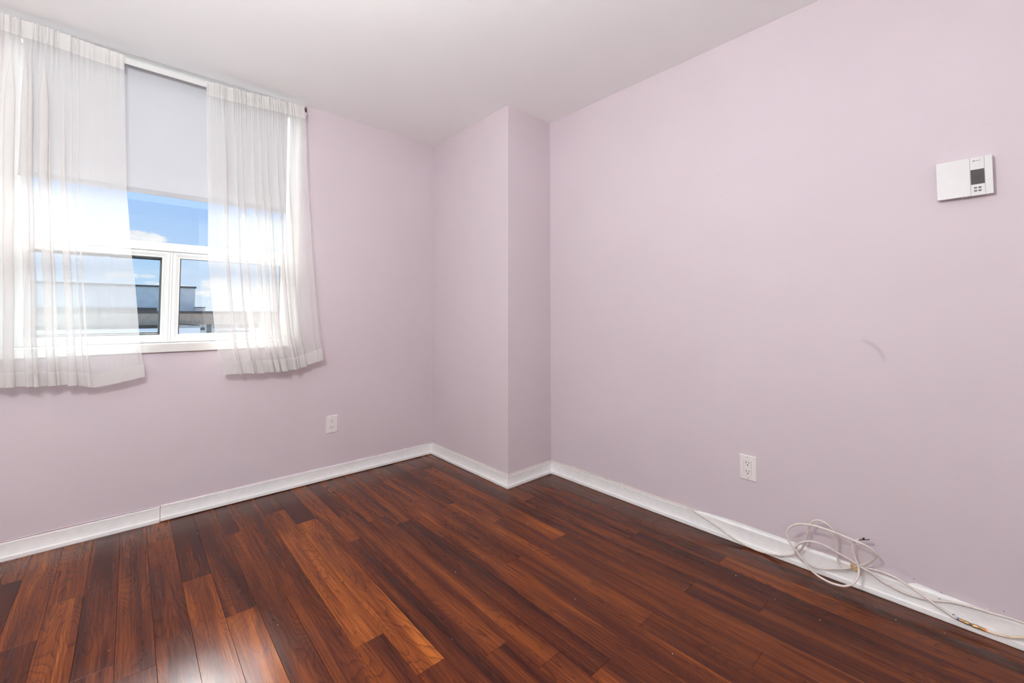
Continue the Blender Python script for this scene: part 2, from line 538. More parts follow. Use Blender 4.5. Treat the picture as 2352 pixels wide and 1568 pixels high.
# ---- baseboards: stepped profile with a concave upper face
PROF = [(0.0, 0.0015), (0.0135, 0.0015), (0.0145, 0.006), (0.014, 0.019), (0.0118, 0.0225), (0.0105, 0.026), (0.0082, 0.038),
        (0.0072, 0.052), (0.0074, 0.066), (0.0084, 0.075), (0.0082, 0.0798), (0.0065, 0.0815), (0.0, 0.0815)]
def baseboard(name, p, q_, inward, miter_a=0, miter_b=0, lift=0.0, seed=0):
    """p->q_ along the wall foot, inward = unit normal into the room; miters follow inner(+1)/outer(-1) corners"""
    p = Vector((*p, 0)); q_ = Vector((*q_, 0)); nrm = Vector((*inward, 0))
    d_ = (q_ - p).normalized(); L = (q_ - p).length
    bm = fresh(); rings = []
    N = max(2, int(L / 0.12))
    for i in range(N + 1):
        t = i / N
        ring = []
        for (o_, z) in PROF:
            s_ = t * L
            if i == 0: s_ += miter_a * o_
            if i == N: s_ -= miter_b * o_
            wob = (noise.noise(Vector((s_ * 1.6 + seed, z * 3, 1.3)))) * 0.0006
            pos = p + d_ * s_ + nrm * (o_ + (wob if o_ > 0 else 0))
            ring.append(bm.verts.new((pos.x, pos.y, z + lift + (wob * 1.2 if z > 0.07 else 0))))
        rings.append(ring)
    for i in range(N):
        for k in range(len(PROF) - 1):
            bm.faces.new((rings[i][k], rings[i + 1][k], rings[i + 1][k + 1], rings[i][k + 1]))
    bm.faces.new(rings[0]); bm.faces.new(rings[-1])
    return struct(link_bm(name, bm, M['trim'], smooth=False))
for o in (baseboard('baseboard_back', (-2.0300, 0), (-CA, 0), (0, -1), 0, 1, 0.0028, 3),
          baseboard('baseboard_back_left', (XW, 0), (-2.0335, 0), (0, -1), 1, 0, -0.001, 9),
          baseboard('baseboard_column_side', (-CA, 0), (-CA, -CB), (-1, 0), 1, -1, 0, 15),
          baseboard('baseboard_column_front', (-CA, -CB), (0, -CB), (0, -1), -1, 1, 0, 21),
          baseboard('baseboard_right', (0, -CB), (0, YS), (-1, 0), 1, 1, 0, 33),
          baseboard('baseboard_left', (XW, YS), (XW, 0), (1, 0), 1, 1, 0, 43),
          baseboard('baseboard_front', (0, YS), (XW, YS), (0, 1), 1, 1, 0, 53)):
    pass

# ---- bare white strip where the wall paint stops short above the right baseboard
def paint_strip(pts, seed):
    bm = fresh(); prev = None
    for i in range(len(pts) - 1):
        (ya, za), (yb, zb) = pts[i], pts[i + 1]
        K = 10
        for k in range(K + (i == len(pts) - 2)):
            t = k / K
            y = ya + (yb - ya) * t
            z = za + (zb - za) * t + noise.noise(Vector((y * 60 + seed, 0, 0))) * 0.0022
            z = max(z, 0.0812)
            a = [bm.verts.new(v) for v in ((0.002, y, 0.079), (-0.0006, y, 0.079), (-0.0006, y, z), (0.002, y, z))]
            if prev:
                for j in range(4):
                    jj = (j + 1) % 4
                    bm.faces.new((prev[j], a[j], a[jj], prev[jj]))
            else:
                bm.faces.new(a)
            prev = a
    bm.faces.new(prev)
    return link_bm('bare_paint_edge', bm, M['trim'], parent=wall_right)
paint_strip([(-1.90, 0.081), (-1.96, 0.090), (-2.03, 0.094), (-2.12, 0.0965), (-2.25, 0.094), (-2.35, 0.092), (-2.44, 0.089), (-2.54, 0.086), (-2.60, 0.0805)], 3)
paint_strip([(-2.70, 0.081), (-2.725, 0.096), (-2.76, 0.092), (-2.79, 0.0885), (-2.86, 0.086), (-2.93, 0.083), (-3.02, 0.0815)], 11)

# nail holes in the right wall
bm = fresh()
for (y, z) in [(-2.1947, 0.094), (-2.7199, 0.107), (-2.7907, 0.0925), (-2.9363, 0.1), (-2.0549, 1.7817), (-2.0633, 1.6762)]:
    disc_x(bm, -0.0008, y, z, 0.0012, 0.0012, 0.003, 8)
link_bm('nail_hole', bm, M['hole'], parent=wall_right)

# grey scuff on the right wall (a rubbed arc)
def scuff_mat():
    m, q, out = new_mat('grey_scuff')
    at = q.node('ShaderNodeAttribute'); at.attribute_name = 'fade'
    di = q.node('ShaderNodeBsdfDiffuse'); di.inputs[0].default_value = s2l((176, 164, 176))
    tr = q.node('ShaderNodeBsdfTransparent')
    mx = q.node('ShaderNodeMixShader')
    q.put(mx.inputs[0], q.math('MULTIPLY', at.outputs['Fac'], 0.15))
    q.l.new(tr.outputs[0], mx.inputs[1]); q.l.new(di.outputs[0], mx.inputs[2]); q.l.new(mx.outputs[0], out.inputs[0])
    return m
bm = fresh(); lay = bm.loops.layers.float_color.new('fade')
path = catmull([(0, -2.588, 0.979), (0, -2.605, 0.974), (0, -2.6258, 0.963), (0, -2.6447, 0.9416), (0, -2.655, 0.918), (0, -2.662, 0.896)], 8)
prev = None; NC = 9
for i, p in enumerate(path):
    a = path[max(0, i - 1)]; b = path[min(len(path) - 1, i + 1)]
    t = (b - a).normalized(); s_ = Vector((0, -t.z, t.y))
    ring = [(bm.verts.new((-0.0007, p.y + s_.y * (c / (NC - 1) - 0.5) * 0.020, p.z + s_.z * (c / (NC - 1) - 0.5) * 0.020)),
             (1 - abs(c / (NC - 1) * 2 - 1) ** 2) * math.sin(PI * i / (len(path) - 1)) ** 0.6) for c in range(NC)]
    if prev:
        for c in range(NC - 1):
            f = bm.faces.new((prev[c][0], ring[c][0], ring[c + 1][0], prev[c + 1][0]))
            vals = (prev[c][1], ring[c][1], ring[c + 1][1], prev[c + 1][1])
            for lp, v in zip(f.loops, vals): lp[lay] = (v, v, v, 1)
    prev = ring
link_bm('scuff_mark', bm, scuff_mat(), parent=wall_right)

# ================================================================ WINDOW
FY0, FY1 = 0.10, 0.17
win = empty('window_1', ((WX0 + WX1) / 2, FY0, WZ0)); struct(win)
bm = fresh(); frame_box(bm, WX0, WX1, WZ0 + 0.006, WZ1, 0.052, FY0, FY1 + 0.02, tt=0.014, tb=0.012)
link_bm('window_frame', bm, M['vinyl'], win, bevel=0.003)
bm = fresh(); box(bm, WX0 + 0.05, WX1 - 0.05, FY0 - 0.008, FY1, 1.4335, 1.4785)
link_bm('transom_bar', bm, M['vinyl'], win, bevel=0.003)
bm = fresh(); box(bm, -2.0195, -2.0065, FY0 + 0.004, FY1, 0.94, 1.4335)
link_bm('mullion', bm, M['vinyl'], win, bevel=0.002)
SZ0, SZ1 = 0.940, 1.4325
def sash(x0, x1, y0, left):
    bm = fresh()
    frame_box(bm, x0, x1, SZ0, SZ1, 0.016, y0, y0 + 0.05)
    frame_box(bm, x0 + 0.014, x1 - 0.014, SZ0 + 0.014, SZ1 - 0.014, 0.008, y0 + 0.005, y0 + 0.045)
    frame_box(bm, x0 + 0.021, x1 - 0.021, SZ0 + 0.021, SZ1 - 0.021, 0.012, y0 + 0.010, y0 + 0.040)
    s_ = link_bm('sash', bm, M['vinyl'], win, bevel=0.0015)
    i0, i1, j0, j1 = x0 + 0.033, x1 - 0.033, SZ0 + 0.033, SZ1 - 0.033
    bm = fresh()
    if left:
        frame_box(bm, i0 - 0.001, i1 + 0.001, j0 - 0.001, j1 + 0.001, 0.0035, y0 + 0.018, y0 + 0.075, tt=0.008, tb=0.007)
    else:
        frame_box(bm, i0 - 0.001, i1 + 0.001, j0 - 0.001, j1 + 0.001, 0.0055, y0 + 0.020, y0 + 0.034, tt=0.002, tb=0.003)
    link_bm('gasket', bm, M['gasket'], s_)
    bm = fresh(); yg = y0 + (0.06 if left else 0.03)
    box(bm, i0, i1, yg, yg + 0.004, j0, j1)
    link_bm('glass_pane', bm, M['glass_cool' if left else 'glass'], s_)
    if left:
        bm = fresh(); frame_box(bm, i0, i1, j0, j1, 0.007, y0 + 0.052, y0 + 0.07, tt=0.012, tb=0.014)
        link_bm('screen_frame', bm, M['steel_gasket'], s_)
sash(-2.583, -2.0195, FY0 + 0.002, True)
sash(-2.0065, -1.427, FY0 + 0.002, False)
bm = fresh(); box(bm, WX0 + 0.05, WX1 - 0.05, FY0 + 0.03, FY0 + 0.034, 1.4785, WZ1 - 0.013)
link_bm('upper_glass', bm, M['glass'], win)
bm = fresh()
box(bm, WX0 + 0.0005, WX0 + 0.012, 0.002, FY0, WZ0, WZ1 - 0.0005)
box(bm, WX1 - 0.012, WX1 - 0.0005, 0.002, FY0, WZ0, WZ1 - 0.0005)
box(bm, WX0 + 0.012, WX1 - 0.012, 0.002, FY0, WZ1 - 0.003, WZ1 - 0.0005)
link_bm('jamb_liner', bm, M['sillpaint'], win)
bm = fresh()
box(bm, WX0 - 0.03, WX1 + 0.03, -0.02, 0.0, 0.885, 0.929)
box(bm, WX0 + 0.0005, WX1 - 0.0005, 0.0, FY1, 0.9255, 0.9295)
link_bm('window_sill', bm, M['sillpaint'], win, bevel=0.003)

# ================================================================ ROLLER BLIND
BX0, BX1 = -2.585, -1.45
blind = empty('roller_blind', ((BX0 + BX1) / 2, 0.035, 2.385), 'white roller blind pulled down over the top half of the window', 'blind')
bm = fresh(); tube(bm, [(BX0, 0.041, 2.384), (BX1, 0.041, 2.384)], 0.015, 20, 1)
link_bm('roller_tube', bm, M['blind'], blind, smooth=True)
bm = fresh()
NXB = 60; rows = [2.384, 2.2, 2.0, 1.85, 1.745]
grid = [[bm.verts.new((BX0 + 0.008 + (BX1 - BX0 - 0.016) * i / NXB, 0.027 + 0.0012 * math.sin(i * 0.35 + r * 0.8) * (r > 0), z)) for i in range(NXB + 1)] for r, z in enumerate(rows)]
for r in range(len(rows) - 1):
    for i in range(NXB):
        bm.faces.new((grid[r][i], grid[r][i + 1], grid[r + 1][i + 1], grid[r + 1][i]))
link_bm('blind_fabric', bm, M['blind'], blind, smooth=True)
bm = fresh(); box(bm, BX0 + 0.008, BX1 - 0.008, 0.022, 0.034, 1.7215, 1.747)
link_bm('hem_bar', bm, M['blind'], blind, bevel=0.003)
for x in (BX0 - 0.012, BX1 + 0.002):
    bm = fresh(); box(bm, x, x + 0.01, 0.02, 0.07, 2.36, 2.41)
    link_bm('mounting_bracket', bm, M['vinyl'], blind, bevel=0.001)

# ================================================================ CURTAIN ROD
rod = empty('curtain_rod', (-2.1, -0.055, 2.39), 'flat white curtain rod across the window head, dark end bracket at right', 'curtain rod')
bm = fresh(); box(bm, -2.95, -1.372, -0.058, -0.052, 2.350, 2.377)
link_bm('rod_rail', bm, M['vinyl'], rod, bevel=0.002)
bm = fresh(); box(bm, -1.374, -1.368, -0.056, 0.0, 2.358, 2.370)
link_bm('rod_return', bm, M['vinyl'], rod, bevel=0.001)
bm = fresh(); box(bm, -1.3675, -1.3655, -0.030, -0.0005, 2.392, 2.426)
box(bm, -1.3675, -1.357, -0.003, -0.0005, 2.396, 2.43)
tube(bm, [(-1.3665, -0.014, 2.409), (-1.3585, -0.014, 2.409)], 0.0045, 12, 1)
link_bm('end_bracket', bm, M['bracket'], rod, bevel=0.0006)

# ================================================================ CURTAINS
def lerp_tab(tab, v):
    """tab: list of (key, value) sorted by key ascending"""
    if v <= tab[0][0]: return tab[0][1]
    for (a, fa), (b, fb) in zip(tab, tab[1:]):
        if v <= b:
            t = (v - a) / (b - a)
            return fa + (fb - fa) * t
    return tab[-1][1]

def sm(a, b, v):
    t = max(0, min(1, (v - a) / (b - a)))
    return t * t * (3 - 2 * t)

def curtain(root, left, right, bottom, ztop, folds, calm, seed, ncol, t0=0.0, t1=1.0, nrow=70, mat=None, name='curtain_panel', off=0.0):
    """left/right: [(z, x)] edge tables; bottom: [(x, z)] hem line; folds: list of (u, width, height, twist)
    each fold is a pleat centred on u; calm: [(u, amount)] how much the cloth is gathered"""
    bm = fresh()
    rs = random.Random(seed)
    ph0 = [rs.random() * 6.28 for _ in range(6)]
    NT_ = 34
    cols = []
    grid = []
    for r in range(nrow + 1):
        t = t0 + (t1 - t0) * r / nrow
        row = []
        for c in range(ncol + 1):
            u = c / ncol
            # bottom height from hem line at the nominal x there
            xb = lerp_tab(left, 0.75) + (lerp_tab(right, 0.80) - lerp_tab(left, 0.75)) * u
            zb = lerp_tab(bottom, xb)
            zt = lerp_tab(TOPZ, xb) + 0.004
            z = zt + (zb - zt) * t
            xl, xr = lerp_tab(left, z), lerp_tab(right, z)
            g = lerp_tab(calm, u)
            # gathers near the rod: many small irregular ruffles
            fu = u + 0.012 * math.sin(u * 37 + ph0[0]) + 0.008 * math.sin(u * 71 + ph0[1])
            ruf = math.sin(fu * 2 * PI * NT_) * 0.0045 + math.sin(fu * 2 * PI * NT_ * 0.43 + ph0[2]) * 0.004
            w_top = 1 - sm(0.02, 0.16, t)
            # long pleats
            y = 0.0; x = xl + (xr - xl) * u
            for (fc, fw, fh, tw, grow, drift) in folds:
                cc = fc + drift * t
                e = (u - cc) / fw
                if abs(e) > 2.2: continue
                bell = math.exp(-e * e * 1.8)
                amp = g * sm(0.0, 0.25 if grow < 1 else 0.5, t) * (1 if grow < 1 else 0.45 + 0.55 * t)
                y -= fh * bell * amp
                x += tw * math.exp(-e * e * 1.2) * (-math.sin(max(-PI, min(PI, e * 1.5)))) * amp * 1.0
            # soft sag and crumple
            cr = noise.noise(Vector((u * 9 + seed, z * 2.3, 0.4))) * 0.010 * g * sm(0, .3, t)
            cr += noise.noise(Vector((u * 16 + seed, z * 3, 2.4))) * 0.002 * sm(0, .3, t)
            lat = noise.noise(Vector((z * 3.1, seed + u * 3, 5.0))) * 0.006 * sm(0.1, 0.5, t) * (1 if 0.02 < u < 0.98 else 0.5)
            yy = -0.0715 + off + y + cr + ruf * (w_top + 0.04 * (1 - w_top)) * (0.35 + 0.65 * g) - 0.018 * t
            zz = z + (0.0035 * math.sin(fu * 2 * PI * NT_) * w_top if t < 0.02 and t0 == 0 else 0)
            yy = min(yy, -0.028 if z < 0.95 else -0.012)
            row.append(bm.verts.new((x + lat, yy, zz)))
        grid.append(row)
    for r in range(nrow):
        for c in range(ncol):
            bm.faces.new((grid[r][c], grid[r][c + 1], grid[r + 1][c + 1], grid[r + 1][c]))
    return link_bm(name, bm, mat or M['sheer'], root, smooth=True)

TOPZ = [(-2.64, 2.400), (-2.44, 2.397), (-2.23, 2.382), (-1.89, 2.367), (-1.63, 2.376), (-1.41, 2.392), (-1.3, 2.395)]
def mk_folds(u0, u1, n, seed, h=(0.016, 0.04), tw=(0.022, 0.046), jitter=0.6):
    rs = random.Random(seed); out = []
    st = (u1 - u0) / n
    for i in range(n):
        c = u0 + st * (i + 0.5) + st * jitter * (rs.random() - 0.5)
        out.append((c, st * rs.uniform(0.22, 0.5), rs.uniform(*h), rs.uniform(*tw), 1 if rs.random() > 0.4 else 0, st * 0.6 * (rs.random() - 0.5)))
    return out

# right-hand panel
CR_L = [(0.70, -1.775), (0.7493, -1.7825), (0.9204, -1.8206), (1.185, -1.8486), (1.3766, -1.865), (1.6995, -1.8746), (2.0, -1.886), (2.40, -1.8975)]
CR_R = [(0.70, -1.236), (0.7969, -1.2519), (0.9231, -1.2728), (1.1457, -1.2979), (1.5333, -1.3311), (1.6993, -1.3419), (1.9748, -1.3652), (2.33, -1.378), (2.40, -1.3876)]
CR_B = [(-1.7825, 0.7485), (-1.7039, 0.7500), (-1.6169, 0.7439), (-1.5025, 0.744), (-1.3984, 0.7535), (-1.3304, 0.7751), (-1.2519, 0.7969)]
cr = empty('sheer_curtain', (-1.6, -0.055, 2.38), 'short white sheer curtain panel hanging at the right side of the window', 'curtain', 'sheer curtains on the window')
calmR = [(0, 0.15), (0.10, 0.25), (0.15, 1.0), (0.8, 1.0), (0.88, 0.45), (1.0, 0.3)]
foldR = mk_folds(0.13, 0.85, 9, 4) + [(0.93, 0.03, 0.014, 0.006, 1, 0.0)]
for (nm, a, b, nr, mt, of) in (('curtain_panel', 0.0, 1.0, 90, M['sheer'], 0), ('hem', 0.955, 1.0, 6, M['hem'], -0.0012), ('rod_pocket', -0.002, 0.045, 8, M['hem'], -0.0015)):
    curtain(cr, CR_L, CR_R, CR_B, 2.405, foldR, calmR, 4, 520, a, b, nr, mt, nm, of)

# left-hand panel, running out of the picture on the left
CL_L = [(0.70, -2.90), (2.40, -2.90)]
CL_R = [(0.70, -2.105), (0.7737, -2.1139), (0.9348, -2.1348), (1.2414, -2.1627), (1.4372, -2.1843), (1.7196, -2.2065), (2.0039, -2.2191), (2.40, -2.2345)]
CL_B = [(-2.9, 0.770), (-2.5856, 0.7701), (-2.5235, 0.7688), (-2.4585, 0.7636), (-2.3766, 0.7606), (-2.2966, 0.7375), (-2.2133, 0.7514), (-2.1139, 0.7737)]
cl = empty('sheer_curtain', (-2.57, -0.055, 2.38), 'wider white sheer curtain panel hanging at the left side of the window', 'curtain', 'sheer curtains on the window')
calmL = [(0, 1.0), (0.72, 1.0), (0.78, 0.3), (0.84, 0.12), (1.0, 0.12)]
foldL = mk_folds(0.0, 0.44, 6, 12) + mk_folds(0.44, 0.79, 8, 14) + [(0.885, 0.018, 0.010, 0.004, 0, 0.0)]
for (nm, a, b, nr, mt, of) in (('curtain_panel', 0.0, 1.0, 90, M['sheer'], 0), ('hem', 0.962, 1.0, 6, M['hem'], -0.0012), ('rod_pocket', -0.002, 0.045, 8, M['hem'], -0.0015)):
    curtain(cl, CL_L, CL_R, CL_B, 2.408, foldL, calmL, 12, 620, a, b, nr, mt, nm, of)

# ================================================================ OUTLETS
def outlet(name, c, axis, label):
    """c = centre on the wall; axis 'x' = on the right wall facing -x, 'y' = on the window wall facing -y"""
    root = empty(name, c, label, 'outlet')
    def P(u, d, v):      # u across, d out of the wall, v up
        if axis == 'x': return (c[0] - d, c[1] - u, c[2] + v)
        return (c[0] + u, c[1] - d, c[2] + v)
    def bx(bm, u0, u1, d0, d1, v0, v1):
        a, b = P(u0, d0, v0), P(u1, d1, v1)
        box(bm, min(a[0], b[0]), max(a[0], b[0]), min(a[1], b[1]), max(a[1], b[1]), v0 + c[2], v1 + c[2])
    # bevelled plate with a rectangular window
    bm = fresh()
    W_, H_, iw, ih = 0.0365, 0.0578, 0.0168, 0.0335
    def ring(w_, h_, d_): return [bm.verts.new(P(u, d_, v)) for u, v in ((-w_, -h_), (w_, -h_), (w_, h_), (-w_, h_))]
    rs = [ring(W_, H_, 0.0), ring(W_, H_, 0.0022), ring(W_ - 0.0035, H_ - 0.0035, 0.0052), ring(iw, ih, 0.0056), ring(iw, ih, 0.001)]
    for a, b in zip(rs, rs[1:]):
        for k in range(4):
            j = (k + 1) % 4
            bm.faces.new((a[k], a[j], b[j], b[k]))
    bm.faces.new(rs[0])
    link_bm('cover_plate', bm, M['plastic'], root)
    bm = fresh(); bx(bm, -iw + 0.0006, iw - 0.0006, 0.001, 0.0062, -ih + 0.0006, ih - 0.0006)
    rec = link_bm('receptacle', bm, M['plastic'], root, bevel=0.0007)
    for s_ in (1, -1):
        cz = s_ * 0.0195 + 0.004
        bm = fresh(); bx(bm, -0.0078, -0.0053, 0.005, 0.0064, cz - 0.0035, cz + 0.0045)
        link_bm('slot', bm, M['slot'], rec)
        bm = fresh(); bx(bm, 0.0050, 0.0073, 0.005, 0.0064, cz - 0.0028, cz + 0.0038)
        link_bm('slot', bm, M['slot'], rec)
    for s_ in (1, -1):
        bm = fresh(); cz = s_ * 0.0195 - 0.0062
        pts = [(0.0026 * math.cos(2 * PI * k / 16), cz + min(0.0022, 0.0026 * math.sin(2 * PI * k / 16))) for k in range(16)]
        a = [bm.verts.new(P(u, 0.0064, v)) for u, v in pts]; b = [bm.verts.new(P(u, 0.005, v)) for u, v in pts]
        bm.faces.new(a); bm.faces.new(b)
        for k in range(16): bm.faces.new((a[k], a[(k + 1) % 16], b[(k + 1) % 16], b[k]))
        link_bm('ground_hole', bm, M['hole'], rec)
    for s_ in (1, -1):
        bm = fresh(); cz = s_ * 0.0478
        a = [bm.verts.new(P(0.0029 * math.cos(2 * PI * k / 16), 0.0062, cz + 0.0029 * math.sin(2 * PI * k / 16))) for k in range(16)]
        b = [bm.verts.new(P(0.0032 * math.cos(2 * PI * k / 16), 0.0048, cz + 0.0032 * math.sin(2 * PI * k / 16))) for k in range(16)]
        bm.faces.new(a); bm.faces.new(b)
        for k in range(16): bm.faces.new((a[k], a[(k + 1) % 16], b[(k + 1) % 16], b[k]))
        sc = link_bm('screw', bm, M['screw'], root)
        bm = fresh(); bx(bm, -0.0022, 0.0022, 0.0058, 0.0064, cz - 0.0004, cz + 0.0004)
        link_bm('screw_slot', bm, M['slot'], sc)
    return root
outlet('wall_outlet', (-1.1602, 0.0, 0.3573), 'y', 'white duplex outlet on the pink wall under the window')
outlet('wall_outlet', (0.0, -2.1586, 0.3647), 'x', 'white duplex outlet on the long right wall')

# ================================================================ THERMOSTAT
TY0, TY1, TZ0, TZ1, TX = -2.9568, -2.8217, 1.4918, 1.6248, -0.028
th = empty('thermostat', (0, (TY0 + TY1) / 2, TZ0), 'white rectangular thermostat with dark digital display on the right wall', 'thermostat')
bm = fresh(); box(bm, -0.021, 0, TY0 + 0.012, TY1 - 0.008, TZ0 + 0.008, TZ1 - 0.006)
link_bm('back_housing', bm, M['plastic2'], th, bevel=0.002)
bm = fresh(); box(bm, TX, -0.018, -2.9045, TY1, TZ0, TZ1)
link_bm('front_cover', bm, M['plastic2'], th, bevel=0.0012)
bm = fresh(); box(bm, TX, -0.018, TY0, -2.9385, TZ0, TZ1)
link_bm('side_cover', bm, M['plastic2'], th, bevel=0.0012)
bm = fresh(); box(bm, TX + 0.0003, -0.018, -2.9381, -2.9049, TZ0, TZ1)
cp = link_bm('control_panel', bm, M['plastic2'], th, bevel=0.0005)
bm = fresh(); box(bm, -0.0265, -0.019, -2.9392, -2.9035, TZ0 + 0.0006, TZ1 - 0.0006)
link_bm('panel_gap', bm, M['line'], cp)
bm = fresh(); box(bm, TX - 0.0002, TX + 0.002, -2.9376, -2.9056, 1.5300, 1.5814)
lcd = link_bm('display_screen', bm, M['lcd'], cp)
def seg7(bm, ch, y, z, w_, h_, t_, x):
    S = {'0': 'abcdef', '1': 'bc', '2': 'abged', '3': 'abgcd', '4': 'fgbc', '5': 'afgcd', 'c': 'ged'}[ch]
    hh = h_ / 2
    def b_(u0, u1, v0, v1):   # y decreases to the right in the picture
        box(bm, x, x + 0.0004, y - u1, y - u0, z + v0, z + v1)
    for s_ in S:
        if s_ == 'a': b_(0, w_, h_ - t_, h_)
        if s_ == 'd': b_(0, w_, 0, t_)
        if s_ == 'g': b_(0, w_, hh - t_ / 2, hh + t_ / 2)
        if s_ == 'f': b_(0, t_, hh, h_)
        if s_ == 'e': b_(0, t_, 0, hh)
        if s_ == 'b': b_(w_ - t_, w_, hh, h_)
        if s_ == 'c': b_(w_ - t_, w_, 0, hh)
bm = fresh()
seg7(bm, '2', -2.9146, 1.5475, 0.0052, 0.0125, 0.0013, TX - 0.0004)
seg7(bm, '3', -2.9232, 1.5475, 0.0052, 0.0125, 0.0013, TX - 0.0004)
box(bm, TX - 0.0004, TX, -2.9310, -2.9302, 1.5475, 1.5490)
link_bm('temperature_digits', bm, M['lcd_d'], cp)
bm = fresh()
seg7(bm, '4', -2.9170, 1.5680, 0.0038, 0.0088, 0.0010, TX - 0.0004)
seg7(bm, '0', -2.9250, 1.5680, 0.0038, 0.0088, 0.0010, TX - 0.0004)
seg7(bm, '0', -2.9310, 1.5680, 0.0038, 0.0088, 0.0010, TX - 0.0004)
box(bm, TX - 0.0004, TX, -2.9233, -2.9225, 1.5700, 1.5710); box(bm, TX - 0.0004, TX, -2.9233, -2.9225, 1.5745, 1.5755)
link_bm('clock_digits', bm, M['lcd_f'], cp)

def text_mesh(name, s_, size, mat, parent, origin, bold=False, extrude=0.0001):
    """lettering on a plane facing -x, reading to the right in the picture (towards -y)"""
    cu = bpy.data.curves.new(name, 'FONT')
    cu.body = s_; cu.size = size; cu.extrude = extrude; cu.align_x = 'LEFT'; cu.space_character = 1.08
    if bold: cu.offset = size * 0.02
    tmp = bpy.data.objects.new('tmp_text', cu)
    COL.objects.link(tmp)
    dg = bpy.context.evaluated_depsgraph_get()
    me = bpy.data.meshes.new_from_object(tmp.evaluated_get(dg))
    bpy.data.objects.remove(tmp)
    for v in me.vertices:
        x, y, z = v.co
        v.co = (origin[0] - z, origin[1] - x, origin[2] + y)
    me.materials.clear(); me.materials.append(mat)
    o = bpy.data.objects.new(name, me)
    COL.objects.link(o); o.parent = parent
    o.location = -Vector(parent_world(parent))
    return o
text_mesh('maker_lettering', 'OUELLET', 0.0031, M['ink'], cp, (TX - 0.0001, -2.9176, 1.6106), True)
bm = fresh()
for k in range(28):
    pass
def ring_x(bm, x, y, z, ry, rz, t_, seg=28, tilt=0.0):
    o_ = []; i_ = []
    for k in range(seg):
        a = 2 * PI * k / seg
        o_.append(bm.verts.new((x, y + ry * math.cos(a), z + rz * math.sin(a))))
        i_.append(bm.verts.new((x, y + (ry - t_) * math.cos(a), z + (rz - t_) * math.sin(a))))
    for k in range(seg):
        j = (k + 1) % seg
        bm.faces.new((o_[k], o_[j], i_[j], i_[k]))
ring_x(bm, TX - 0.0002, -2.9139, 1.6116, 0.0030, 0.0023, 0.0008)
box(bm, TX - 0.0002, TX, -2.9150, -2.9130, 1.6108, 1.6123)
link_bm('maker_emblem', bm, M['ink'], cp)
BT = [(-2.9157, 1.5181, 'MODE'), (-2.9260, 1.5180, '+'), (-2.9157, 1.5078, 'PGM'), (-2.9259, 1.5078, '-')]
for (y, z, s_) in BT:
    bm = fresh(); disc_x(bm, TX - 0.0009, y, z, 0.0040, 0.0031, 0.001, 24)
    b_ = link_bm('button', bm, M['button'], cp, bevel=0.0003)
    bm = fresh()
    if s_ in '+-':
        dz_ = 1 if s_ == '+' else -1
        a = [bm.verts.new((TX - 0.0011, y + u, z + v * dz_)) for u, v in ((-0.0015, -0.0008), (0.0015, -0.0008), (0, 0.0011))]
        bm.faces.new(a)
    else:
        box(bm, TX - 0.0011, TX - 0.0009, y - 0.0022, y + 0.0022, z - 0.0005, z + 0.0006)
    link_bm('button_mark', bm, M['screw'], b_)
for yy in (-2.8840, -2.8928):
    bm = fresh(); tube(bm, [(TX + 0.004, yy, TZ0 - 0.0022), (TX + 0.004, yy, TZ0 + 0.001)], 0.0016, 10, 1)
    link_bm('latch', bm, M['plastic2'], th)
bm = fresh(); box(bm, -0.0205, -0.004, TY0 + 0.02, TY1 - 0.03, TZ0 + 0.0075, TZ0 + 0.0085)
link_bm('vent_slot', bm, M['slot'], th)

# ================================================================ CABLES
CR = 0.0040
def cable(name, pts, r, mat, label, n=6):
    root = empty(name, pts[0], label, 'cable')
    bm = fresh(); tube(bm, pts, r, 10, n)
    link_bm('jacket', bm, mat, root, smooth=True)
    return root
ZT = 0.0848
# painted-over wire along the top of the window-wall baseboard
pts = [(-3.7, -0.0042, ZT)]
x = -3.5
while x < -0.42:
    pts.append((x, -0.0042, ZT + 0.0012 * math.sin(x * 7.3) + 0.0006 * math.sin(x * 23)))
    x += 0.12
pts.append((-0.43, -0.0048, ZT))
pw = cable('painted_wire', pts, 0.0026, M['cable_pink'], 'thin wire painted pink along the baseboard under the window')

